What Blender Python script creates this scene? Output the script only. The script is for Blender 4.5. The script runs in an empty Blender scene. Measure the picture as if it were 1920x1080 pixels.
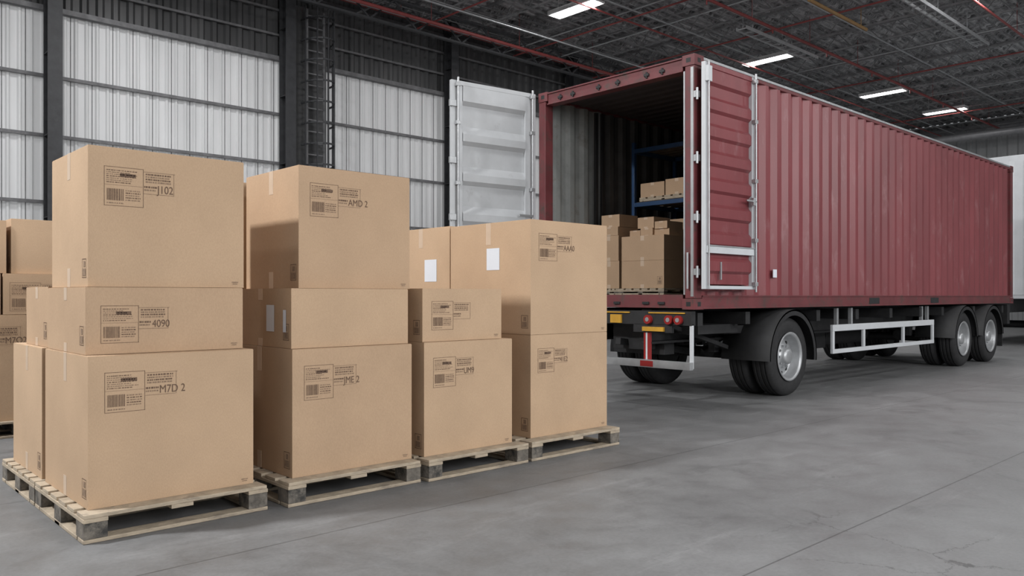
import bpy, math, random
from mathutils import Vector
random.seed(7)
scene = bpy.context.scene
try:
    scene.view_settings.view_transform = 'Standard'
except Exception:
    pass

# ------------------------------------------------------------------ materials
def newmat(name):
    m = bpy.data.materials.new(name); m.use_nodes = True
    nt = m.node_tree; b = nt.nodes['Principled BSDF']
    return m, nt, b
def mat(name, col, rough=0.6, metal=0.0, var=0.15, scale=6.0, bump=0.0, bscale=60.0, stretch=(1,1,1), spec=None, col2=None, c2amt=(0.6,0.75), c2scale=3.0):
    m, nt, b = newmat(name); N = nt.nodes; L = nt.links
    tc = N.new('ShaderNodeTexCoord'); mp = N.new('ShaderNodeMapping'); mp.inputs['Scale'].default_value = stretch
    L.new(tc.outputs['Object'], mp.inputs['Vector'])
    nz = N.new('ShaderNodeTexNoise'); nz.inputs['Scale'].default_value = scale; nz.inputs['Detail'].default_value = 8; nz.inputs['Roughness'].default_value = .65
    L.new(mp.outputs[0], nz.inputs['Vector'])
    cr = N.new('ShaderNodeValToRGB')
    cr.color_ramp.elements[0].position = .3; cr.color_ramp.elements[1].position = .7
    cr.color_ramp.elements[0].color = [c*(1-var) for c in col]+[1]
    cr.color_ramp.elements[1].color = [min(1,c*(1+var)) for c in col]+[1]
    L.new(nz.outputs['Fac'], cr.inputs['Fac'])
    out = cr.outputs['Color']
    if col2:
        n2 = N.new('ShaderNodeTexNoise'); n2.inputs['Scale'].default_value = c2scale; n2.inputs['Detail'].default_value = 10; n2.inputs['Roughness'].default_value=.7
        L.new(mp.outputs[0], n2.inputs['Vector'])
        r2 = N.new('ShaderNodeMapRange'); r2.inputs['From Min'].default_value = c2amt[0]; r2.inputs['From Max'].default_value = c2amt[1]
        L.new(n2.outputs['Fac'], r2.inputs['Value'])
        mx = N.new('ShaderNodeMix'); mx.data_type='RGBA'
        L.new(r2.outputs[0], mx.inputs['Factor']); L.new(out, mx.inputs['A']); mx.inputs['B'].default_value = list(col2)+[1]
        out = mx.outputs['Result']
    L.new(out, b.inputs['Base Color'])
    b.inputs['Roughness'].default_value = rough; b.inputs['Metallic'].default_value = metal
    if spec is not None: b.inputs['Specular IOR Level'].default_value = spec
    if bump > 0:
        nb = N.new('ShaderNodeTexNoise'); nb.inputs['Scale'].default_value = bscale; nb.inputs['Detail'].default_value = 4
        L.new(mp.outputs[0], nb.inputs['Vector'])
        bp = N.new('ShaderNodeBump'); bp.inputs['Strength'].default_value = bump; bp.inputs['Distance'].default_value = .01
        L.new(nb.outputs['Fac'], bp.inputs['Height']); L.new(bp.outputs[0], b.inputs['Normal'])
    return m
def emis(name, col, s):
    m, nt, b = newmat(name)
    b.inputs['Base Color'].default_value = list(col)+[1]
    b.inputs['Emission Color'].default_value = list(col)+[1]; b.inputs['Emission Strength'].default_value = s
    return m

def cardboard(name, col):
    m, nt, b = newmat(name); N = nt.nodes; L = nt.links
    tc = N.new('ShaderNodeTexCoord')
    nz = N.new('ShaderNodeTexNoise'); nz.inputs['Scale'].default_value = 2.2; nz.inputs['Detail'].default_value = 6
    L.new(tc.outputs['Object'], nz.inputs['Vector'])
    n2 = N.new('ShaderNodeTexNoise'); n2.inputs['Scale'].default_value = 190; n2.inputs['Detail'].default_value = 3
    mp = N.new('ShaderNodeMapping'); mp.inputs['Scale'].default_value = (1,1,.45)
    L.new(tc.outputs['Object'], mp.inputs['Vector']); L.new(mp.outputs[0], n2.inputs['Vector'])
    cr = N.new('ShaderNodeValToRGB'); cr.color_ramp.elements[0].position=.3; cr.color_ramp.elements[1].position=.72
    cr.color_ramp.elements[0].color = [c*.93 for c in col]+[1]; cr.color_ramp.elements[1].color = [c*1.06 for c in col]+[1]
    L.new(nz.outputs['Fac'], cr.inputs['Fac'])
    mx = N.new('ShaderNodeMix'); mx.data_type='RGBA'; mx.blend_type='MULTIPLY'; mx.inputs['Factor'].default_value=.25
    c2 = N.new('ShaderNodeValToRGB'); c2.color_ramp.elements[0].position=.35; c2.color_ramp.elements[1].position=.65
    c2.color_ramp.elements[0].color=(.72,.7,.68,1); c2.color_ramp.elements[1].color=(1,1,1,1)
    L.new(n2.outputs['Fac'], c2.inputs['Fac']); L.new(cr.outputs[0], mx.inputs['A']); L.new(c2.outputs[0], mx.inputs['B'])
    L.new(mx.outputs['Result'], b.inputs['Base Color'])
    b.inputs['Roughness'].default_value=.8; b.inputs['Specular IOR Level'].default_value=.25
    bp = N.new('ShaderNodeBump'); bp.inputs['Strength'].default_value=.18; bp.inputs['Distance'].default_value=.004
    ad = N.new('ShaderNodeMath'); ad.operation='ADD'; m3=N.new('ShaderNodeMath'); m3.operation='MULTIPLY'; m3.inputs[1].default_value=2.5
    L.new(nz.outputs['Fac'], m3.inputs[0]); L.new(m3.outputs[0], ad.inputs[0]); L.new(n2.outputs['Fac'], ad.inputs[1])
    L.new(ad.outputs[0], bp.inputs['Height']); L.new(bp.outputs[0], b.inputs['Normal'])
    return m

CB = [cardboard('cardboard_a',(.535,.375,.245)), cardboard('cardboard_b',(.505,.35,.228)), cardboard('cardboard_c',(.55,.39,.258))]
INK = mat('ink',(.14,.085,.055),.8,var=.4,scale=90)
INK2 = mat('ink_faint',(.26,.175,.115),.8,var=.3,scale=60)
TAPE = mat('packing_tape',(.60,.46,.34),.35,var=.06)
PAPER = mat('paper_label',(.72,.76,.82),.6,var=.03)
WOOD = mat('pallet_wood',(.43,.355,.265),.85,var=.28,scale=9,bump=.3,stretch=(1,1,4),col2=(.17,.145,.12),c2amt=(.54,.74),c2scale=5)
WOODD = mat('pallet_block',(.18,.16,.135),.9,var=.5,scale=11,bump=.4,col2=(.045,.043,.04),c2amt=(.47,.62),c2scale=7)
RED = mat('container_red_paint',(.205,.046,.052),.38,var=.20,scale=1.3,bump=.05,bscale=8,stretch=(1,1,.3),col2=(.29,.135,.14),c2amt=(.56,.78),c2scale=6)
REDD = mat('container_red_frame',(.15,.036,.040),.5,var=.25,scale=4,col2=(.08,.045,.04),c2amt=(.50,.66),c2scale=8)
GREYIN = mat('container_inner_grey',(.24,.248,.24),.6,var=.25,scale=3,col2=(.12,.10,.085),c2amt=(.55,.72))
GREYDK = mat('container_inner_shaded',(.065,.063,.06),.7,var=.3,scale=3)  # dark tone puts the interior's shade into the lining colour
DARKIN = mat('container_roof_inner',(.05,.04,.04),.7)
WHITEP = mat('white_paint',(.58,.60,.62),.42,var=.06,scale=4,col2=(.34,.34,.34),c2amt=(.62,.76),c2scale=8)
DOORW = mat('door_grey_white',(.47,.485,.50),.45,var=.08,scale=3,col2=(.34,.34,.35),c2amt=(.60,.78),c2scale=5)
STEEL = mat('galvanised_steel',(.40,.41,.42),.4,metal=.5,var=.15)
BLACK = mat('chassis_black',(.016,.016,.017),.6,var=.4,scale=8)
RUB = mat('tyre_rubber',(.018,.018,.019),.75,var=.35,scale=14,bump=.15)
RIM = mat('rim_silver',(.42,.43,.44),.38,metal=.5,var=.15)
YEL = mat('amber_plate',(.55,.30,.035),.4)
REDL = mat('red_lens',(.28,.022,.022),.25,var=.02)
BLUE = mat('rack_blue',(.020,.055,.13),.45)
PLY = mat('plywood_floor',(.10,.08,.06),.7,var=.3)

# ------------------------------------------------------------------ mesh builder
class MB:
    def __init__(s): s.v=[]; s.f=[]; s.m=[]; s.sm=[]
    def add(s, vs, fs, mi=0, smooth=False):
        o=len(s.v); s.v+= [tuple(v) for v in vs]
        for f in fs: s.f.append([i+o for i in f]); s.m.append(mi); s.sm.append(smooth)
    def box(s,x0,x1,y0,y1,z0,z1,mi=0):
        s.add([(x0,y0,z0),(x1,y0,z0),(x1,y1,z0),(x0,y1,z0),(x0,y0,z1),(x1,y0,z1),(x1,y1,z1),(x0,y1,z1)],
              [(0,3,2,1),(4,5,6,7),(0,1,5,4),(1,2,6,5),(2,3,7,6),(3,0,4,7)],mi)
    def beam(s,p,q,w,h=None,mi=0):
        p=Vector(p); q=Vector(q); d=(q-p).normalized(); h=h or w
        up=Vector((0,0,1)) if abs(d.z)<.95 else Vector((0,1,0))
        a=d.cross(up).normalized()*w/2; b=a.cross(d).normalized()*h/2
        vs=[p-a-b,p+a-b,p+a+b,p-a+b,q-a-b,q+a-b,q+a+b,q-a+b]
        s.add(vs,[(0,3,2,1),(4,5,6,7),(0,1,5,4),(1,2,6,5),(2,3,7,6),(3,0,4,7)],mi)
    def cyl(s,p,q,r,mi=0,n=14,r2=None):
        p=Vector(p); q=Vector(q); d=(q-p).normalized(); r2=r if r2 is None else r2
        up=Vector((0,0,1)) if abs(d.z)<.95 else Vector((0,1,0))
        a=d.cross(up).normalized(); b=a.cross(d).normalized(); vs=[]
        for c,rr in ((p,r),(q,r2)):
            for i in range(n):
                t=2*math.pi*i/n; vs.append(c+(a*math.cos(t)+b*math.sin(t))*rr)
        s.add(vs,[(i,(i+1)%n,n+(i+1)%n,n+i) for i in range(n)],mi,True)
        s.add(vs,[tuple(range(n))[::-1],tuple(range(n,2*n))],mi)
    def lathe_y(s,cx,cy,cz,prof,mi=0,n=48,a0=0,a1=2*math.pi,smooth=True):
        full=abs(a1-a0-2*math.pi)<1e-4; k=n if full else n+1; vs=[]
        for (r,y) in prof:
            for i in range(k):
                t=a0+(a1-a0)*i/n; vs.append((cx+r*math.cos(t),cy+y,cz+r*math.sin(t)))
        fs=[]
        for j in range(len(prof)-1):
            for i in range(n):
                i2=(i+1)%k; fs.append((j*k+i,j*k+i2,(j+1)*k+i2,(j+1)*k+i))
        s.add(vs,fs,mi,smooth)
    def corr(s,fn,t0,t1,s0,s1,period,depth,mi=0,duty=(.28,.5,.78)):
        pts=[(t0,0)]; t=t0
        while t<t1-1e-4:
            for a,o in ((duty[0],0),(duty[1]-.08,depth),(duty[2],depth),(1,0)):
                tt=t+a*period
                if tt<t1: pts.append((tt,o))
            t+=period
        pts.append((t1,pts[-1][1]))
        vs=[]
        for tt,o in pts: vs.append(fn(tt,o,s0)); vs.append(fn(tt,o,s1))
        s.add(vs,[(2*i,2*i+2,2*i+3,2*i+1) for i in range(len(pts)-1)],mi)
    def obj(s,name,mats,parent=None,bevel=0,origin=None):
        me=bpy.data.meshes.new(name+'_mesh')
        o3=Vector(origin) if origin else Vector((0,0,0))
        me.from_pydata([tuple(Vector(v)-o3) for v in s.v],[],s.f)
        for m in mats: me.materials.append(m)
        for p,mi,sm in zip(me.polygons,s.m,s.sm): p.material_index=mi; p.use_smooth=sm
        me.update()
        o=bpy.data.objects.new(name,me); bpy.context.collection.objects.link(o)
        if parent: o.parent=parent; o.location=o3
        else: o.location=o3
        if bevel>0:
            b=o.modifiers.new('bevel','BEVEL'); b.width=bevel; b.segments=2; b.limit_method='ANGLE'; b.angle_limit=math.radians(50)
        return o
def empty(name,loc=(0,0,0)):
    e=bpy.data.objects.new(name,None); bpy.context.collection.objects.link(e); e.location=loc; e.empty_display_size=.2; return e

# ------------------------------------------------------------------ boxes
def make_box(x0,x1,y0,y1,z0,z1,label=None,tape=True,paper=None,ci=None,front_tape=False,micro=True):
    ci = random.randrange(3) if ci is None else ci
    z1-=.002
    cx,cy=(x0+x1)/2,(y0+y1)/2; W,D,H=x1-x0,y1-y0,z1-z0
    mb=MB()
    hx,hy=W/2,D/2
    mb.box(-hx,hx,-hy,hy,0,H-.004,0)
    mb.box(-hx+.002,hx-.002,-hy+.002,-.002,H-.004,H,0)
    mb.box(-hx+.002,hx-.002,.002,hy-.002,H-.004,H,0)
    e=.0012
    if tape:
        tw=.03
        mb.box(-hx-e,-hx,-tw,tw,H*.80,H,1); mb.box(hx,hx+e,-tw,tw,H*.80,H,1)
        mb.box(-hx-e,-hx,-tw,tw,0,H*.14,1); mb.box(hx,hx+e,-tw,tw,0,H*.14,1)
    o=mb.obj('cardboard_box',[CB[ci],TAPE],bevel=.006); o.location=(cx,cy,z0)
    lb=MB()
    def q(xa,xb,za,zb,mi=0):   # on -Y face
        y=-hy-.0016
        lb.add([(xa,y,za),(xb,y,za),(xb,y,zb),(xa,y,zb)],[(0,1,2,3)],mi)
    def ql(ya,yb,za,zb,mi=0):  # on -X face (ya<yb)
        x=-hx-.0016
        lb.add([(x,yb,za),(x,ya,za),(x,ya,zb),(x,yb,zb)],[(0,1,2,3)],mi)
    if label is not None:
        off,down,sc,txt=label
        X=-hx+off; Z=H-down; w=.205*sc; h=.215*sc; t=.0022
        q(X,X+w,Z-t,Z); q(X,X+w,Z-h,Z-h+t); q(X,X+t,Z-h,Z); q(X+w-t,X+w,Z-h,Z)
        q(X,X+w*.98,Z-h*.46-t*.6,Z-h*.46,1)
        q(X+w,X+w*1.85,Z-.012*sc-t,Z-.012*sc,1)
        def microrow(xa,xb,z,hh,mi):
            x=xa
            while x<xb-.004:
                l=random.uniform(.004,.014)*sc
                q(x,min(x+l,xb),z,z+hh,mi); x+=l+random.uniform(.002,.006)*sc
        for i in range(7): microrow(X+.012*sc,X+w*random.uniform(.55,.93),Z-(.022+.011*i)*sc,.0045*sc,1 if i%3 else 0)
        q(X+w*.40,X+w*.80,Z-.052*sc,Z-.034*sc,0)
        x=X+.014*sc
        while x<X+w*.50:
            l=random.uniform(.0015,.005)*sc; q(x,x+l,Z-h*.86,Z-h*.56,0); x+=l+random.uniform(.002,.004)*sc
        for i in range(5): microrow(X+w*.54,X+w*.92,Z-h*.56-(.010+.013*i)*sc,.006*sc,0 if i%2 else 1)
        microrow(X+.014*sc,X+w*.5,Z-h*.94,.006*sc,1)
        for i in range(4): microrow(X+w+.012*sc,X+w*1.0+.15*sc,Z-(.030+.014*i)*sc,.008*sc,1 if i%2 else 0)
        microrow(X+w+.004*sc,X+w+.075*sc,Z-.102*sc,.010*sc,0); microrow(X+w+.004*sc,X+w+.07*sc,Z-.118*sc,.008*sc,1)
        q(X+w,X+w*1.82,Z-.135*sc-t,Z-.135*sc,1)
        q(X+w*1.82-t,X+w*1.82,Z-.135*sc,Z-.012*sc,1)
        if txt:
            c=bpy.data.curves.new('stencil_text','FONT'); c.body=txt; c.size=.062*sc; c.align_x='LEFT'
            c.materials.append(INK)
            to=bpy.data.objects.new('stencil_text',c); bpy.context.collection.objects.link(to)
            to.parent=o; to.location=(X+w+.075*sc,-hy-.0022,Z-.128*sc); to.rotation_euler=(math.radians(90),0,0); to.scale=(.82,1,1)
        q(hx-.075,hx-.035,.030,.036,1); q(hx-.070,hx-.04,.020,.025,1)
    if micro:
        y0_=-hy+.03
        ql(y0_,y0_+.075,.05,.053); ql(y0_,y0_+.075,.15,.153); ql(y0_,y0_+.003,.05,.15); ql(y0_+.072,y0_+.075,.05,.15)
        ql(y0_+.012,y0_+.064,.06,.10,1); ql(y0_+.02,y0_+.05,.108,.14,1)
    if paper:
        for (ya,yb,za,zb) in paper:
            x=-hx-.0024
            lb.add([(x,yb,za),(x,ya,za),(x,ya,zb),(x,yb,zb)],[(0,1,2,3)],2)
    if lb.v:
        l=lb.obj('printed_label',[INK,INK2,PAPER]); l.parent=o
    return o

def lab(t,off=.08,down=.105,sc=1.0): return (off,down,sc,t)
# stack 1
make_box(1.214,2.12,4.571,5.456,.15,.955,lab('M7D 2',down=.09),ci=0)
make_box(1.225,2.094,4.66,5.445,.955,1.32,lab('4090',off=.075,down=.10,sc=.95),ci=1)
make_box(1.248,2.118,4.70,5.445,1.32,2.087,lab('J102'),ci=0)
# stack 2
make_box(2.347,3.242,4.52,5.42,.15,.9425,lab('JME 2'),ci=1)
make_box(2.361,3.239,4.56,5.41,.9425,1.32,None,ci=0,paper=[(-.20,-.09,.10,.27),(-.36,-.32,.10,.24)])
make_box(2.453,3.31,4.64,5.40,1.32,2.105,lab('AMD 2'),ci=1)
# stack 3
make_box(3.331,4.164,4.497,5.40,.15,.947,lab('UM9',down=.11,sc=.98),ci=0)
make_box(3.341,4.084,4.53,5.38,.947,1.325,lab('',down=.09,sc=.95),ci=0)
# stack 4
make_box(4.382,5.30,4.517,5.45,.15,.964,lab('41E2',down=.11,sc=.9),ci=0)
make_box(4.382,5.30,4.517,5.526,.964,1.878,lab('AAA0',off=.09,sc=1.02),ci=0,paper=[(-.14,.02,.52,.70)])
# second row
make_box(1.214,2.05,5.54,6.32,.15,.953,ci=2)
make_box(1.25,1.95,5.55,6.12,.953,1.33,ci=1)
make_box(2.33,3.20,5.53,6.35,.15,.98,ci=2); make_box(2.35,3.20,5.54,6.33,.98,2.09,ci=2)
make_box(3.35,4.20,5.53,6.35,.15,.98,ci=2)
make_box(4.37,5.25,5.56,6.40,.15,1.0,ci=2); make_box(4.40,5.25,5.56,6.42,1.0,1.89,ci=2,paper=[(-.24,-.06,.40,.60)])
# back rows
make_box(.55,1.70,8.33,9.2,.15,1.104,lab('M7O2',off=.62,down=.09,sc=1.3),ci=0)
make_box(1.80,2.75,8.33,9.2,.15,1.104,ci=1)
make_box(.70,1.50,8.33,9.2,1.104,1.474,ci=1); make_box(1.52,2.5,8.33,9.15,1.104,1.474,lab('J40',off=.05,down=.08,sc=1.2),ci=0)
make_box(.75,1.55,8.36,9.15,1.474,1.95,ci=1); make_box(1.59,2.5,8.38,9.15,1.474,1.973,None,ci=2)
make_box(3.0,3.95,8.4,9.2,.15,1.05,ci=1); make_box(3.02,3.9,8.4,9.2,1.05,1.75,ci=0)

def make_pallet(x0,x1,y0,y1,z=0,h=.15,front_mid=False,s=1.0):
    mb=MB(); W=x1-x0; D=y1-y0
    bt=.022; t2=.10*s+.02
    hx,hy=W/2,D/2
    n=6; bw=D/n*.78
    for i in range(n):
        yc=-hy+bw/2+(D-bw)*i/(n-1); d=random.uniform(-.004,.004)
        mb.box(-hx+abs(d),hx-abs(d*2),yc-bw/2,yc+bw/2,h-bt,h-.001,0)
    for xc in (-hx+t2/2,0,hx-t2/2): mb.box(xc-t2/2,xc+t2/2,-hy,hy,h-2*bt,h-bt-.0005,0)
    for xi,xc in enumerate((-hx+t2/2,0,hx-t2/2)):
        for yi,yc in enumerate((-hy+t2*.6,0,hy-t2*.6)):
            if xi==1 and yi!=1 and not front_mid: continue
            mb.box(xc-t2/2+.002,xc+t2/2-.002,yc-t2*.6+.003,yc+t2*.6-.003,bt,h-2*bt-.0005,1)
    for yc in (-hy+t2*.45,0,hy-t2*.45): mb.box(-hx,hx,yc-t2*.42,yc+t2*.42,0.001,bt-.0005,0)
    for xc in (-hx+.04,hx-.04): mb.box(xc-.04,xc+.04,-hy+t2,hy-t2,.001,bt-.0008,0)
    o=mb.obj('wooden_pallet',[WOOD,WOODD],bevel=.003); o.location=((x0+x1)/2,(y0+y1)/2,z)
    return o
for a in ((1.165,2.165,4.47,5.49),(2.27,3.25,4.42,5.46),(3.29,4.235,4.385,5.42),(4.275,5.32,4.39,5.46),
          (1.165,2.12,5.51,6.42),(2.28,3.25,5.50,6.40),(3.31,4.22,5.50,6.40),(4.32,5.30,5.50,6.45),
          (.5,1.72,8.28,9.25),(1.78,2.8,8.28,9.25),(2.97,4.0,8.34,9.25)):
    make_pallet(*a)

# ------------------------------------------------------------------ container
X0,X1,Y0,Y1,Z0,Z1=7.43,18.76,5.08,7.50,1.124,3.93
CF=1.285
cont=empty('shipping_container',(X0,Y0,0))
def cobj(mb,name,mats,bevel=0):
    o=mb.obj(name,mats,bevel=bevel); o.parent=cont
    o.location=(-X0,-Y0,0); return o
f=MB()
for x in (X0,X1-.14):
    for y in (Y0,Y1-.12): f.box(x,x+.14,y,y+.12,Z0+.12,Z1-.12,0)
f.box(X0+.16,X1-.16,Y0+.005,Y0+.07,Z0,Z0+.155,0); f.box(X0+.16,X1-.16,Y1-.07,Y1-.005,Z0,Z0+.155,0)
f.box(X0+.16,X1-.16,Y0-.008,Y0+.005,Z0,Z0+.02,0); f.box(X0+.16,X1-.16,Y0-.004,Y0+.005,Z0+.135,Z0+.155,0)
f.box(X0+.16,X1-.16,Y0+.005,Y0+.065,Z1-.075,Z1-.005,0); f.box(X0+.16,X1-.16,Y1-.065,Y1-.005,Z1-.075,Z1-.005,0)
f.box(X0+.16,X1-.16,Y0-.002,Y0+.004,Z1-.035,Z1-.004,1)
f.box(X0+.01,X0+.13,Y0+.16,Y1-.16,Z1-.17,Z1-.01,0)   # door header
f.box(X0-.01,X0+.01,Y0+.16,Y1-.16,Z1-.03,Z1-.012,0); f.box(X0-.01,X0+.01,Y0+.16,Y1-.16,Z1-.17,Z1-.155,0)
f.box(X0+.01,X0+.13,Y0+.16,Y1-.16,Z0+.01,CF,0)       # door sill
f.box(X1-.13,X1-.01,Y0+.16,Y1-.16,Z1-.12,Z1-.01,0); f.box(X1-.13,X1-.01,Y0+.16,Y1-.16,Z0+.01,CF,0)
for k,y in enumerate((.40,.62,1.05,1.35,1.78,2.0)):
    y+=Y0
    f.box(X0-.012,X0+.01,y,y+.07,Z1-.12,Z1-.09,3); f.cyl((X0+.0,y+.035,Z1-.14),(X0+.0,y+.035,Z1-.07),.012,3,8)
    f.box(X0-.012,X0+.01,y,y+.09,Z0+.05,Z0+.08,3)
for x in (11.9,14.3): f.box(x,x+.35,Y0-.001,Y0+.02,Z0+.03,Z0+.12,3)
cobj(f,'frame',[REDD,STEEL,STEEL,BLACK],.006)
c=MB()
for x in (X0-.006,X1-.17):
    for y in (Y0-.006,Y1-.156):
        for z in (Z0-.004,Z1-.116):
            c.box(x,x+.178,y,y+.162,z,z+.12,0)
            if y<6: c.box(x+.06,x+.12,y-.001,y+.001,z+.035,z+.085,1)
            if x<10: c.box(x-.001,x,y+.05,y+.11,z+.035,z+.085,1)
cobj(c,'corner_castings',[REDD,BLACK],.008)
p=MB()
p.corr(lambda t,o,s:(t,Y0+.008+o,s),X0+.14,X1-.14,Z0+.15,Z1-.07,.277,.048,0,duty=(.26,.50,.70))
p.corr(lambda t,o,s:(t,Y1-.008-o,s),X0+.14,X1-.14,Z0+.15,Z1-.07,.277,.048,0,duty=(.26,.50,.70))
p.corr(lambda t,o,s:(X1-.02-o,t,s),Y0+.12,Y1-.12,CF,Z1-.1,.25,.045,0)
p.corr(lambda t,o,s:(t,s,Z1-.03+o),X0+.13,X1-.13,Y0+.06,Y1-.06,.21,.018,0)
cobj(p,'outer_panels',[RED])
p=MB()
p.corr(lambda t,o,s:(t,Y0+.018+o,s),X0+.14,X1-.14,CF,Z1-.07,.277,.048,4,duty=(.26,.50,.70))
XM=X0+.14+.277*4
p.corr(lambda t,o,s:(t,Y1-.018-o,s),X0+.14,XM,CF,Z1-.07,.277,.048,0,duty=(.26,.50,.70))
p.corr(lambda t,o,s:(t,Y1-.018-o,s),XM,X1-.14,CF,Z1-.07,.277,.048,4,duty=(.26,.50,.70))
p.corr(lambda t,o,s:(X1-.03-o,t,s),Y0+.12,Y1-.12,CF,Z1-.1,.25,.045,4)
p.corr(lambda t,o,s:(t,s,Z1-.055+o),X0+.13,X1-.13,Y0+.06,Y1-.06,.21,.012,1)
p.box(X0+.13,X1-.13,Y0+.06,Y1-.06,CF-.035,CF,2)
for k in range(22):
    x=X0+.4+k*.5; p.box(x,x+.05,Y0+.07,Y1-.07,Z0+.01,CF-.04,3)
for x in (8.45,8.58,10.2):
    p.box(x,x+.05,Y1-.10,Y1-.065,CF,Z1-.1,3)
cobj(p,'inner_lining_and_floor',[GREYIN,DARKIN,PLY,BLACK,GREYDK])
g=MB()
g.box(X0-.004,X0+.03,Y0+.121,Y0+.140,Z0+.16,Z1-.17,0)
g.box(X0-.006,X0+.0,Y0+.01,Y0+.045,Z0+.14,Z1-.14,0)
for z in (1.50,2.1,2.75,3.45):
    g.box(X0-.01,X0+.05,Y0-.045,Y0+.004,z,z+.07,0)
    g.cyl((X0-.005,Y0-.04,z-.03),(X0-.005,Y0-.04,z+.10),.014,0,8)
g.cyl((X0-.03,Y0+.07,1.35),(X0-.03,Y0+.07,1.75),.012,0,8)
cobj(g,'gaskets_and_hinges',[STEEL])
def door(name,red,W,zb,zt,origin,ang):
    m=MB(); T=.05
    A=0 if red else 3; B=1 if red else 3
    fw=.055
    m.box(0,fw,0,T,zb,zt,B); m.box(W-fw,W,0,T,zb,zt,B)
    m.box(fw,W-fw,0,T,zt-fw,zt,A); m.box(fw,W-fw,0,T,zb,zb+fw*.7,B)
    per=(zt-zb-2*fw)/ (8 if red else 5)
    if red:
        m.corr(lambda t,o,s:(s,.045-o,t),zb+fw,zt-fw,fw,W-fw,per,.034,A,duty=(.40,.58,.86))
    else:
        m.corr(lambda t,o,s:(s,.045-o,t),zb+fw,zt-fw,fw+.11,W-fw-.11,per,.045,A,duty=(.52,.70,.80))
        m.box(fw,fw+.11,.008,.045,zb+fw,zt-fw,A); m.box(W-fw-.11,W-fw,.008,.045,zb+fw,zt-fw,A)
    m.box(fw,W-fw,.052,.062,zb+fw,zt-fw,A)
    for ux in ((W-.03,) if red else (.075,W-.075)):
        m.cyl((ux,-.035,zb-.03),(ux,-.035,zt+.03),.014,2,10)
        for z in (zb+.04,zb+.55,(zb+zt)/2,zt-.55,zt-.08):
            m.box(ux-.03,ux+.03,-.050,0,z,z+.045,2)
    if red:
        m.box(0.02,W-.02,-.02,.0,1.74,1.82,1); m.box(0.02,W-.02,-.03,-.02,1.815,1.83,2)
        m.box(W-.24,W-.03,-.05,-.035,2.36,2.38,2); m.box(W-.11,W-.06,-.055,-.01,2.32,2.41,2)
        m.cyl((.03,-.03,zb),(.03,-.03,zt),.010,2,8)
        m.box(0.0,.08,-.04,0,zt-.22,zt-.05,1); m.box(W*.30,W*.32,-.004,0.02,1.45,1.65,2)
    else:
        for z in (1.6,2.2,2.9,3.6): m.box(-.03,.09,-.02,.02,z,z+.08,2)
        m.box(W-.3,W-.07,-.05,-.035,2.3,2.33,2)
    o=m.obj(name,[RED,WHITEP,STEEL,DOORW],bevel=.004); o.parent=cont
    o.location=(origin[0]-X0,origin[1]-Y0,0); o.rotation_euler=(0,0,ang)
    return o
door('door_right_leaf',True,1.02,1.345,3.83,(7.45,4.955,0),0)
dx,dy=6.12-7.40,7.70-7.53
a=math.atan2(-dy,-dx)
door('door_left_leaf',False,1.29,1.345,3.93,(6.12,7.70,0),a)
d=MB(); d.box(9.12,9.21,Y0+.000,Y0+.006,1.50,1.60,0)
cobj(d,'placard',[PAPER])

# ------------------------------------------------------------------ trailer
tr=empty('semi_trailer',(X0,Y0,0))
def tobj(mb,name,mats,bevel=0):
    o=mb.obj(name,mats,bevel=bevel); o.parent=tr; o.location=(-X0,-Y0,0); return o
t=MB()
for y in (5.72,6.72):
    t.box(7.5,18.5,y,y+.14,1.09,1.118); t.box(7.5,18.5,y+.06,y+.08,.74,1.09); t.box(7.5,18.5,y,y+.14,.71,.74)
for x in (7.6,8.6,10.4,11.6,12.8,14.0,15.0,16.6,18.3): t.box(x,x+.1,5.15,7.43,.93,1.08)
t.box(8.6,10.6,5.45,7.1,.80,.90)
t.box(11.3,12.3,5.95,6.6,.45,.8); t.cyl((12.7,6.3,.62),(14.3,6.3,.62),.17)
t.box(18.55,18.7,5.12,7.45,.70,1.10)
t.box(7.9,8.75,5.35,5.75,.82,.93)
t.cyl((8.15,5.85,.82),(8.15,6.75,.82),.11); t.cyl((10.45,5.5,.62),(10.45,6.3,.62),.13)
t.box(7.75,7.95,6.0,6.5,.62,.95); t.beam((7.6,5.6,.95),(8.9,5.6,.62),.05); t.beam((7.6,6.95,.95),(8.9,6.95,.62),.05)
t.beam((10.1,5.6,.6),(10.9,5.6,1.05),.05)
for k in range(5): t.cyl((8.9+.08*k,5.95+.06*k,.55),(10.2,6.0+.08*k,.92),.014,0,6)
for x in (9.5,15.8,17.28):
    t.cyl((x,5.2,.5),(x,7.38,.5),.075)
    for y in (5.79,6.79):
        t.beam((x-.6,y,.62),(x,y,.56),.09,.04); t.beam((x,y,.56),(x+.6,y,.62),.09,.04)
        t.box(x-.65,x-.55,y-.05,y+.05,.55,.75); t.box(x+.55,x+.65,y-.05,y+.05,.55,.75); t.box(x-.08,x+.08,y-.06,y+.06,.42,.7)
    t.cyl((x-.25,6.1,.55),(x-.02,6.1,.55),.10)
for y in (5.3,7.3): t.beam((18.66,y,.45),(18.66,y,.9),.3,.02)
t.box(8.0,8.2,5.9,6.7,.55,.75); t.beam((7.6,6.3,.72),(9.3,6.3,.5),.08)
tobj(t,'chassis',[BLACK],.004)
fd=MB()
def fender(cx,ya,yb,r=.585,a0=.05,a1=math.pi-.05):
    fd.lathe_y(cx,0,.5,[(r,ya),(r,yb),(r+.02,yb),(r+.02,ya),(r,ya)],0,24,a0,a1)
    fd.lathe_y(cx,0,.5,[(r-.055,ya),(r+.02,ya)],0,24,a0,a1)
for ya,yb in ((5.0,5.68),(6.88,7.52)):
    fender(9.5,ya,yb,r=.58,a0=-.12,a1=math.pi+.05)
    for cx in (15.8,17.28): fender(cx,ya,yb,r=.58)
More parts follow.
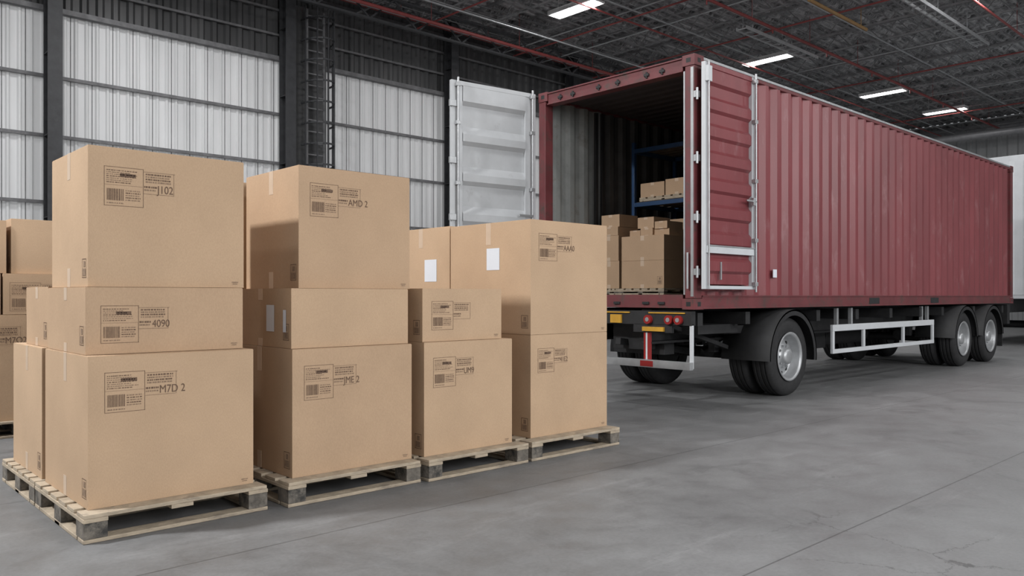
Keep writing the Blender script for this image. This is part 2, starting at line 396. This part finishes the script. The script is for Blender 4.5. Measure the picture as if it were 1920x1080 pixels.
fd.box(17.28+.60,17.28+.625,5.03,5.66,.28,.62,0)
tobj(fd,'mudguards',[BLACK])
def tire(mb,cx,yc,w=.27,r=.5):
    h=w/2
    prof=[(.29,-h+.02),(.33,-h+.002),(.41,-h-.006),(.455,-h+.004),(.485,-h+.025),(.498,-h+.05)]
    for gy in (-.06,0,.06):
        prof+=[(.5,gy-.018),(.5,gy-.008),(.486,gy-.006),(.486,gy+.006),(.5,gy+.008),(.5,gy+.018)]
    prof+=[(.498,h-.05),(.485,h-.025),(.455,h-.004),(.41,h+.006),(.33,h-.002),(.29,h-.02)]
    mb.lathe_y(cx,yc,.5,prof,0,56)
def rim(mb,cx,yc,s):
    P=[(.305,s*.13),(.315,s*.145),(.295,s*.15),(.27,s*.12),(.262,s*.02),(.245,s*.0),(.17,s*.035),(.15,s*.05),(.12,s*.055),(.105,s*.10),(.095,s*.125),(.06,s*.135),(0.001,s*.137)]
    mb.lathe_y(cx,yc,.5,P,1,48)
    for i in range(10):
        a=2*math.pi*i/10; x=cx+.138*math.cos(a); z=.5+.138*math.sin(a)
        mb.cyl((x,yc+s*.05,z),(x,yc+s*.085,z),.014,1,6)
        a+=.314; x=cx+.208*math.cos(a); z=.5+.208*math.sin(a)
        mb.cyl((x,yc+s*.012,z),(x,yc+s*.0245,z),.024,2,10)
for ax in (9.5,15.8,17.28):
    for side in (-1,1):
        w=MB(); yo=5.20 if side<0 else 7.38
        tire(w,ax,yo); tire(w,ax,yo-side*.33)
        rim(w,ax,yo,side)
        w.cyl((ax,yo-side*.0,.5),(ax,yo-side*.45,.5),.26,2,24)
        tobj(w,'wheel_pair',[RUB,RIM,BLACK])
s=MB()
for ya in (5.10,7.44):
    s.box(10.77,14.5,ya,ya+.04,.78,.87); s.box(10.77,14.5,ya,ya+.04,.47,.53)
    for x in (10.77,11.75,13.2,14.44): s.box(x,x+.06,ya+.002,ya+.038,.53,.78)
tobj(s,'side_guard',[WHITEP],.004)
s=MB()
for x in (11.0,11.45,14.1,14.35):
    s.box(x,x+.05,5.15,5.2,.80,1.10); s.box(x,x+.05,7.38,7.43,.80,1.10)
tobj(s,'guard_brackets',[STEEL],.003)
r=MB()
r.box(7.46,7.54,5.14,7.46,.94,1.10,0)
r.box(7.445,7.46,5.22,5.72,1.07,1.085,1); r.box(7.445,7.46,6.0,6.6,1.07,1.085,1)
r.box(7.43,7.46,5.50,5.80,.865,.915,1); r.box(7.43,7.46,6.12,6.28,.95,1.05,1); r.box(7.43,7.46,7.1,7.3,.95,1.05,1)
r.box(7.46,7.50,5.4,5.95,.85,.945,0)
for y in (5.30,5.43,5.72): r.cyl((7.42,y,1.0),(7.46,y,1.0),.052,2,18); r.cyl((7.415,y,1.0),(7.43,y,1.0),.025,3,12)
for y in (6.9,7.05): r.cyl((7.42,y,1.0),(7.46,y,1.0),.05,2,18)
r.box(7.40,7.47,5.12,7.48,.45,.535,3)
r.box(7.395,7.40,5.62,5.80,.46,.525,2); r.box(7.395,7.40,6.8,6.98,.46,.525,2)
for y,mi in ((5.14,4),(5.72,2),(6.8,2),(7.40,4)):
    r.box(7.47,7.51,y,y+(.03 if mi==4 else .085),.46,.95,mi)
    if mi==2: r.box(7.468,7.47,y+.03,y+.055,.5,.85,4)
tobj(r,'rear_lamps_and_bumper',[BLACK,YEL,REDL,STEEL,WHITEP],.003)

# ------------------------------------------------------------------ cargo in container
make_pallet(8.42,9.05,6.22,6.98,CF+.001,.085,s=.6)
zc=CF+.088
def ib(a,b,c_,d_,e,f_): return make_box(a,b,c_,d_,e,f_,tape=True,micro=False,ci=1,paper=None)
make_box(8.45,9.0,6.24,6.94,zc,1.74,micro=True,ci=1); make_box(8.45,9.0,6.24,6.94,1.74,2.07,ci=1,micro=False)
ib(8.62,8.95,6.28,6.52,2.07,2.16); ib(8.60,8.95,6.30,6.50,2.16,2.26)
ib(8.58,8.98,6.52,6.72,2.07,2.18); ib(8.62,8.98,6.53,6.80,2.18,2.33); ib(8.6,8.95,6.74,6.92,2.07,2.16)
make_pallet(8.45,8.95,7.0,7.38,CF+.001,.085,s=.5)
ib(8.47,8.9,7.0,7.36,zc,1.75); ib(8.47,8.9,7.01,7.36,1.75,2.10); ib(8.47,8.9,7.02,7.34,2.10,2.22); ib(8.5,8.9,7.02,7.34,2.22,2.39)
rk=MB()
for x in (9.2,10.2):
    for y in (6.28,7.32): rk.box(x,x+.05,y,y+.05,CF+.001,3.5)
for z in (2.0,2.62,3.40):
    for x in (9.2,10.2): rk.box(x,x+.05,6.33,7.32,z-.06,z)
    for y in (6.28,7.32): rk.box(9.25,10.2,y,y+.05,z-.06,z)
    for k in range(5): rk.box(9.25+.19*k,9.38+.19*k,6.31,7.34,z-.002,z+.012,1)
for z in (1.5,2.2,2.9): rk.beam((9.22,6.3,z),(10.2,6.3,z+.4),.02)
rk.obj('storage_rack',[BLUE,PLY],bevel=.003)
make_pallet(9.24,9.9,6.42,7.26,2.634,.06,s=.5)
ib(9.27,9.8,6.44,6.82,2.696,2.92); ib(9.27,9.8,6.84,7.26,2.696,2.90)
ib(9.3,9.8,6.5,7.2,2.014,2.35)
ib(9.3,10.1,6.40,7.25,CF+.001,1.85)

# ------------------------------------------------------------------ room
WY,FX,H=18.0,39.0,9.0
def floor_mat():
    m,nt,b=newmat('concrete_floor'); N=nt.nodes; L=nt.links
    tc=N.new('ShaderNodeTexCoord')
    def noise(sc,det=8,rough=.6,dist=0,stretch=None):
        n=N.new('ShaderNodeTexNoise'); n.inputs['Scale'].default_value=sc; n.inputs['Detail'].default_value=det; n.inputs['Roughness'].default_value=rough; n.inputs['Distortion'].default_value=dist
        if stretch:
            mp=N.new('ShaderNodeMapping'); mp.inputs['Scale'].default_value=stretch; mp.inputs['Rotation'].default_value=(0,0,.3); L.new(tc.outputs['Object'],mp.inputs[0]); L.new(mp.outputs[0],n.inputs['Vector'])
        else: L.new(tc.outputs['Object'],n.inputs['Vector'])
        return n
    n1=noise(.35,10,.62,.4); n2=noise(3.0,10,.7); n3=noise(45,4,.6); n4=noise(.9,8,.7,1.2); n5=noise(1.3,9,.75,.6,(.35,2.2,1)); n6=noise(7,6,.8,1.0)
    cr=N.new('ShaderNodeValToRGB'); e=cr.color_ramp.elements; e[0].position=.32; e[0].color=(.140,.141,.143,1); e[1].position=.68; e[1].color=(.210,.212,.215,1)
    L.new(n1.outputs['Fac'],cr.inputs['Fac'])
    def mult(colout,fac_out,lo,hi,a,bb):
        r=N.new('ShaderNodeMapRange'); r.inputs['From Min'].default_value=lo; r.inputs['From Max'].default_value=hi; r.inputs['To Min'].default_value=a; r.inputs['To Max'].default_value=bb
        L.new(fac_out,r.inputs['Value'])
        v=N.new('ShaderNodeVectorMath'); v.operation='SCALE'; L.new(colout,v.inputs[0]); L.new(r.outputs[0],v.inputs['Scale']); return v.outputs[0]
    c=mult(cr.outputs[0],n2.outputs['Fac'],.3,.7,.84,1.14)
    c=mult(c,n3.outputs['Fac'],.3,.7,.92,1.08)
    c=mult(c,n4.outputs['Fac'],.55,.75,1.0,.64)
    c=mult(c,n5.outputs['Fac'],.56,.68,1.0,1.24)
    c=mult(c,n6.outputs['Fac'],.64,.72,1.0,.68)
    vo=N.new('ShaderNodeTexVoronoi'); vo.feature='DISTANCE_TO_EDGE'; vo.inputs['Scale'].default_value=1.6
    ad=N.new('ShaderNodeVectorMath'); ad.operation='MULTIPLY_ADD'; L.new(n2.outputs['Color'],ad.inputs[0]); ad.inputs[1].default_value=(.45,.45,0); L.new(tc.outputs['Object'],ad.inputs[2])
    L.new(ad.outputs[0],vo.inputs['Vector'])
    ds=N.new('ShaderNodeVectorMath'); ds.operation='DISTANCE'; L.new(tc.outputs['Object'],ds.inputs[0]); ds.inputs[1].default_value=(4.2,1.7,0)
    mk=N.new('ShaderNodeMapRange'); mk.inputs['From Min'].default_value=.4; mk.inputs['From Max'].default_value=.75; mk.inputs['To Min'].default_value=1; mk.inputs['To Max'].default_value=0; L.new(ds.outputs['Value'],mk.inputs['Value'])
    ck=N.new('ShaderNodeMapRange'); ck.inputs['From Min'].default_value=.002; ck.inputs['From Max'].default_value=.009; ck.inputs['To Min'].default_value=1; ck.inputs['To Max'].default_value=0; L.new(vo.outputs['Distance'],ck.inputs['Value'])
    mm=N.new('ShaderNodeMath'); mm.operation='MULTIPLY'; L.new(mk.outputs[0],mm.inputs[0]); L.new(ck.outputs[0],mm.inputs[1])
    c=mult(c,mm.outputs[0],0,1,1,.45)
    sp=N.new('ShaderNodeSeparateXYZ'); L.new(tc.outputs['Object'],sp.inputs[0])
    def joint(out,off,per,w):
        a=N.new('ShaderNodeMath'); a.operation='ADD'; a.inputs[1].default_value=-off+per*50; L.new(out,a.inputs[0])
        q=N.new('ShaderNodeMath'); q.operation='MODULO'; q.inputs[1].default_value=per; L.new(a.outputs[0],q.inputs[0])
        r=N.new('ShaderNodeMath'); r.operation='LESS_THAN'; r.inputs[1].default_value=w; L.new(q.outputs[0],r.inputs[0]); return r.outputs[0]
    j1=joint(sp.outputs['Y'],1.945,1.87,.010); j2=joint(sp.outputs['X'],-1.2,14.4,.010)
    mj=N.new('ShaderNodeMath'); mj.operation='MAXIMUM'; L.new(j1,mj.inputs[0]); L.new(j2,mj.inputs[1])
    c=mult(c,mj.outputs[0],0,1,1,.50)
    L.new(c,b.inputs['Base Color'])
    rr=N.new('ShaderNodeMapRange'); rr.inputs['From Min'].default_value=.3; rr.inputs['From Max'].default_value=.7; rr.inputs['To Min'].default_value=.42; rr.inputs['To Max'].default_value=.7
    L.new(n2.outputs['Fac'],rr.inputs['Value']); L.new(rr.outputs[0],b.inputs['Roughness'])
    bp=N.new('ShaderNodeBump'); bp.inputs['Strength'].default_value=.10; bp.inputs['Distance'].default_value=.01; L.new(n3.outputs['Fac'],bp.inputs['Height']); L.new(bp.outputs[0],b.inputs['Normal'])
    return m
fl=MB(); fl.box(-12,FX,-14,WY,-.2,0,0); fl.obj('floor',[floor_mat()])

def panelmat(name,lo,hi,em=0):
    m,nt,b=newmat(name); N=nt.nodes; L=nt.links
    tc=N.new('ShaderNodeTexCoord'); sp=N.new('ShaderNodeSeparateXYZ'); L.new(tc.outputs['Object'],sp.inputs[0])
    fl_=N.new('ShaderNodeMath'); fl_.operation='SNAP'; fl_.inputs[1].default_value=.6; L.new(sp.outputs['X'],fl_.inputs[0])
    cb=N.new('ShaderNodeCombineXYZ'); L.new(fl_.outputs[0],cb.inputs[0])
    wn=N.new('ShaderNodeTexWhiteNoise'); L.new(cb.outputs[0],wn.inputs['Vector'])
    mp=N.new('ShaderNodeMapping'); mp.inputs['Scale'].default_value=(1.5,1,.25); L.new(tc.outputs['Object'],mp.inputs[0])
    n=N.new('ShaderNodeTexNoise'); n.inputs['Scale'].default_value=1.0; n.inputs['Detail'].default_value=7; L.new(mp.outputs[0],n.inputs['Vector'])
    ad=N.new('ShaderNodeMath'); ad.operation='MULTIPLY_ADD'; ad.inputs[1].default_value=.10; L.new(wn.outputs['Value'],ad.inputs[0]); L.new(n.outputs['Fac'],ad.inputs[2])
    cr=N.new('ShaderNodeValToRGB'); e=cr.color_ramp.elements; e[0].position=.35; e[1].position=.8; e[0].color=list(lo)+[1]; e[1].color=list(hi)+[1]
    L.new(ad.outputs[0],cr.inputs['Fac']); L.new(cr.outputs[0],b.inputs['Base Color']); b.inputs['Roughness'].default_value=.5
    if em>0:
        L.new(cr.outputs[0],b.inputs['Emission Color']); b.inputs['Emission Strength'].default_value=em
    return m
PANEL=panelmat('wall_sheet_light',(.48,.485,.49),(.62,.625,.63),.12)  # low emission stands in for daylight coming through the sheets
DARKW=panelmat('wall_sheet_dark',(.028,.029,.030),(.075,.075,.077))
SEAM=mat('sheet_seam',(.14,.14,.145),.6,var=.3)
IRON=mat('structural_iron',(.030,.031,.034),.6,var=.3)
GIRT=mat('girt_grey',(.13,.13,.135),.6,var=.3)
IRON2=mat('structural_grey',(.20,.20,.205),.55,var=.3)
w=MB()
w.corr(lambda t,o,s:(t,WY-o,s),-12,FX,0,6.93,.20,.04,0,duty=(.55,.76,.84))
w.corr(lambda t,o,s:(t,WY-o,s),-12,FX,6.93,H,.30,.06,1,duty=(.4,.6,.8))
x=-12+.2*.25
while x<FX-1:
    w.box(x,x+.014,WY-.010,WY-.001,0,6.93,2); x+=.40
w.box(-12,FX,WY+.001,WY+.15,0,H,1)
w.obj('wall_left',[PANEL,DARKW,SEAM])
w=MB()
w.corr(lambda t,o,s:(FX-o,t,s),-14,WY,0,H,.4,.05,0,duty=(.4,.6,.8))
w.box(FX+.001,FX+.15,-14,WY,0,H,0)
w.obj('wall_far',[panelmat('far_sheet',(.30,.305,.31),(.42,.425,.43))])
g=MB()
for z in (1.9,3.1,4.42,5.60): g.box(-12,FX-.1,WY-.12,WY-.065,z,z+.065)
g.box(-12,FX-.1,WY-.2,WY-.065,6.90,7.0)
for z in (7.5,8.1,8.6): g.box(-12,FX-.1,WY-.14,WY-.065,z,z+.05)
g.obj('wall_girts',[GIRT])
def icol(x):
    m=MB(); m.box(-.13,.13,-.17,-.145,0,H-.01); m.box(-.13,.13,.145,.17,0,H-.01); m.box(-.012,.012,-.145,.145,0,H-.01)
    for z in (1.2,2.8,4.4,6.0,7.6): m.box(-.13,.13,-.145,.145,z,z+.015)
    m.box(-.2,.2,-.2,.2,0.0,.03)
    o=m.obj('steel_column',[IRON]); o.location=(x,WY-.40,0)
for k in range(-2,7): icol(4.05+4.97*k)
lm=MB()
lm.box(9.26,10.12,WY-.27,WY-.21,0,8.3,1)
for x in (9.50,9.95): lm.beam((x,WY-.45,0.3),(x,WY-.45,8.2),.045)
z=.5
while z<8.2:
    lm.beam((9.50,WY-.45,z),(9.95,WY-.45,z),.028); z+=.28
z=2.4
while z<8.25:
    pts=[(9.725+.38*math.cos(a_),WY-.45-.62*math.sin(a_),z) for a_ in [math.pi*i/10 for i in range(11)]]
    for p_,q_ in zip(pts,pts[1:]): lm.beam(p_,q_,.03,.04,2)
    z+=.5
for i in (1,3,5,7,9):
    a_=math.pi*i/10; xx=9.725+.38*math.cos(a_); yy=WY-.45-.62*math.sin(a_)
    lm.beam((xx,yy,2.4),(xx,yy,8.2),.03,None,2)
lm.obj('caged_ladder',[GIRT,DARKW,IRON])

def ceil_mat():
    m,nt,b=newmat('roof_deck'); N=nt.nodes; L=nt.links
    tc=N.new('ShaderNodeTexCoord')
    def st(sc,scale,det):
        mp=N.new('ShaderNodeMapping'); mp.inputs['Scale'].default_value=sc; L.new(tc.outputs['Object'],mp.inputs[0])
        n=N.new('ShaderNodeTexNoise'); n.inputs['Scale'].default_value=scale; n.inputs['Detail'].default_value=det; n.inputs['Roughness'].default_value=.75; L.new(mp.outputs[0],n.inputs['Vector']); return n
    n=st((.5,5,1),1.6,10); n2=st((4,.6,1),1.5,8)
    mm=N.new('ShaderNodeMath'); mm.operation='MAXIMUM'; L.new(n.outputs['Fac'],mm.inputs[0]); L.new(n2.outputs['Fac'],mm.inputs[1])
    cr=N.new('ShaderNodeValToRGB'); e=cr.color_ramp.elements; e[0].position=.43; e[1].position=.68; e[0].color=(.04,.041,.043,1); e[1].color=(.70,.70,.71,1)
    L.new(mm.outputs[0],cr.inputs['Fac']); L.new(cr.outputs[0],b.inputs['Base Color']); b.inputs['Roughness'].default_value=.7
    return m
CX0,CY0=-5,-9
c=MB(); c.corr(lambda t,o,s:(s,t,H+.06-o),CY0,WY,CX0,FX,.30,.06,0,duty=(.4,.6,.8)); c.box(CX0,FX,CY0,WY,H+.07,H+.2,0)
ceil=c.obj('ceiling',[ceil_mat()])
jm=MB(); top=H-.03; bot=H-.50
jm.beam((0,CY0,top),(0,WY-.3,top),.08,.05); jm.beam((0,CY0,bot),(0,WY-.3,bot),.055,.04)
y=CY0; k=0
while y<WY-.9:
    jm.beam((0,y,top if k%2 else bot),(0,y+.42,bot if k%2 else top),.022); y+=.42; k+=1
j0=jm.obj('roof_joist',[IRON2]); j0.parent=ceil
j0.location=(-4,0,0)
for i in range(1,29):
    o=bpy.data.objects.new('roof_joist',j0.data); bpy.context.collection.objects.link(o); o.location=(-4+i*1.5,0,0); o.parent=ceil
gm=MB()
gt=H-.55; gb=H-1.15
gm.beam((CX0,0,gt),(FX-.1,0,gt),.12,.05); gm.beam((CX0,0,gb),(FX-.1,0,gb),.10,.05)
x=CX0;k=0
while x<FX-1.3:
    gm.beam((x,0,gt if k%2 else gb),(x+.7,0,gb if k%2 else gt),.04); x+=.7;k+=1
for yy in (-4.5,4.0,16.2):
    o=gm.obj('roof_girder',[IRON]); o.location=(0,yy,0); o.parent=ceil
bm=MB()
for yy in (-6,-3,0,2,5.5,8,9.6,11.4,12.2,14.4,15.6,17.0):
    bm.beam((CX0,yy,bot-.03),(FX-.1,yy,bot-.03),.03)
yy=5.1
while yy<17.5:
    bm.beam((CX0,yy,top-.12),(FX-.1,yy,top-.12),.028); yy+=.72
bm.obj('joist_bridging',[IRON2]).parent=ceil
REDPIPE=mat('sprinkler_pipe_red',(.20,.040,.038),.5,var=.2)
pp=MB()
for yy,z,r in ((17.2,8.55,.05),(15.9,8.05,.045),(13.0,8.3,.025),(10.6,8.2,.042),(6.4,8.2,.03)): pp.cyl((CX0,yy,z),(FX-.2,yy,z),r,0,10)
for xx in (12.5,16.0,19.5,26.5,33.5): pp.cyl((xx,CY0,8.32),(xx,17.2,8.32),.024,0,8)
for xx in range(-3,38,3):
    for yy,z in ((17.2,8.55),(15.9,8.05),(10.6,8.2),(6.4,8.2)): pp.cyl((xx,yy,z),(xx,yy,H-.02),.008,0,6)
    pp.cyl((xx+1,10.6,8.06),(xx+1,10.6,8.2),.02,0,6)
pp.obj('sprinkler_pipes',[REDPIPE]).parent=ceil
pp=MB()
for yy,z in ((16.7,8.35),(14.9,8.1),(9.3,8.35),(12.6,8.4)): pp.cyl((CX0,yy,z),(FX-.2,yy,z),.022,0,8)
for xx in (15.8,17.3,24.1,30.4,36): pp.cyl((xx,2,8.42),(xx,17.5,8.42),.02,0,8)
pp.obj('conduits',[STEEL]).parent=ceil
def tray(xa,xb,y,z,wd=.35):
    m=MB()
    for s_ in (-wd/2,wd/2): m.box(xa,xb,y+s_-.012,y+s_+.012,z,z+.08)
    x=xa
    while x<xb: m.box(x,x+.03,y-wd/2,y+wd/2,z+.01,z+.03); x+=.35
    x=xa+.3
    while x<xb:
        for s_ in (-wd/2,wd/2): m.cyl((x,y+s_,z+.08),(x,y+s_,H-.01),.008,0,6)
        x+=2.0
    m.obj('cable_tray',[STEEL]).parent=ceil
tray(14,24,7.2,8.0,.28); tray(18.0,21.8,10.9,8.0,.28)
ym=MB(); ym.cyl((17.3,8.75,8.0),(20.3,8.75,8.0),.045,0,10)
for x in (17.5,20): ym.cyl((x,8.75,8),(x,8.75,8.5),.01,0,6)
ym.obj('gas_pipe',[mat('yellow_brown',(.24,.14,.05),.5)]).parent=ceil
dm=MB(); dm.cyl((36.5,2,7.9),(36.5,17.5,7.9),.16,0,20); dm.box(38.4,38.9,-8,17.5,8.3,8.7,0)
dm.obj('ventilation_duct',[mat('duct_grey',(.25,.25,.26),.45,metal=.3)]).parent=ceil

TUBE=emis('lamp_tube',(1,1,1),14)
HOUS=mat('lamp_housing',(.5,.5,.5),.5)
def fixture(x,y,z=8.36,power=140):
    m=MB(); L_=.74
    m.box(-.20,.20,-L_,L_,.05,.10,0); m.box(-.22,-.20,-L_,L_,-.01,.10,0); m.box(.20,.22,-L_,L_,-.01,.10,0)
    m.box(-.22,.22,-L_-.02,-L_,-.01,.10,0); m.box(-.22,.22,L_,L_+.02,-.01,.10,0)
    for xx in (-.12,.0,.12): m.cyl((xx,-L_+.03,.02),(xx,L_-.03,.02),.028,1,8)
    for yy in (-.6,.6): m.cyl((0,yy,.10),(0,yy,H-z-.02),.008,0,6)
    o=m.obj('ceiling_light',[HOUS,TUBE]); o.location=(x,y,z)
    l=bpy.data.lights.new('lamp','AREA'); l.shape='RECTANGLE'; l.size=.4; l.size_y=1.4; l.energy=power
    lo=bpy.data.objects.new('lamp',l); bpy.context.collection.objects.link(lo); lo.parent=o; lo.location=(0,0,-.03)
for x,y in ((14.6,13.45),(22.0,12.45),(28.6,11.75),(33.1,11.25)): fixture(x,y,power=110)
for x,pw in ((-2,40),(6,80),(13.5,120),(21,120),(28.5,100)): fixture(x,5.5,power=pw)
for x in (-2,6,): fixture(x,13.45,power=240)
for x,pw in ((-2,50),(6,150),(13.5,190),(21,160),(28.5,160)): fixture(x,-2.5,power=pw)

# ------------------------------------------------------------------ white trailer in the distance
wt=MB()
wx0,wx1,wy0,wy1=23.2,35,5.75,8.3
wt.box(wx0,wx1,wy0,wy1,1.2,4.85,0)
wt.corr(lambda t,o,s:(t,wy0-.04+o,s),wx0+.1,wx1,1.3,4.7,.5,.03,0)
wt.corr(lambda t,o,s:(wx0-.04+o,t,s),wy0+.1,wy1-.1,1.3,4.7,.5,.03,0)
wt.box(wx0-.05,wx0+.05,wy0-.05,wy0+.05,1.15,4.9,0); wt.box(wx0-.05,wx0+.05,wy1-.05,wy1+.05,1.15,4.9,0)
wt.box(wx0,wx1,wy0+.6,wy1-.6,.85,1.2,1)
o=wt.obj('white_box_trailer',[WHITEP,BLACK],bevel=.01)
for ax in (24.6,26.0,33):
    for yy in (wy0+.18,wy1-.18):
        w=MB(); tire(w,ax,yy); rim(w,ax,yy,-1 if yy<7 else 1); w.cyl((ax,wy0+.3,.5),(ax,wy1-.3,.5),.08,2)
        q=w.obj('wheel',[RUB,RIM,BLACK]); q.parent=o

# ------------------------------------------------------------------ key lights & world
def area(name,loc,target,size,energy,col=(1,1,1)):
    l=bpy.data.lights.new(name,'AREA'); l.size=size; l.energy=energy; l.color=col
    o=bpy.data.objects.new(name,l); bpy.context.collection.objects.link(o); o.location=loc
    o.rotation_euler=(Vector(target)-Vector(loc)).to_track_quat('-Z','Y').to_euler()
area('high_bay_lamp_west',(-3.5,7.2,7.6),(3,5,1),.5,850)
area('offscreen_fill',(2,-9,5.5),(7,5,1.5),4.5,900)  # unseen area light, added to brighten box fronts and container ribs
area('offscreen_fill',(11,-10,5.5),(14,5,2.5),4.5,550)  # second unseen area light, added for highlights on the far ribs
w=bpy.data.worlds.new('World'); scene.world=w; w.use_nodes=True
bg=w.node_tree.nodes['Background']; bg.inputs[0].default_value=(.93,.96,1,1); bg.inputs[1].default_value=.40

# ------------------------------------------------------------------ camera
cam=bpy.data.cameras.new('camera'); co=bpy.data.objects.new('camera',cam); bpy.context.collection.objects.link(co)
co.location=(0,0,1.27); co.rotation_euler=(math.radians(90),0,math.radians(47.2-90))
cam.sensor_width=36; cam.lens=28.125; cam.shift_y=15/1920; cam.clip_end=200
scene.camera=co
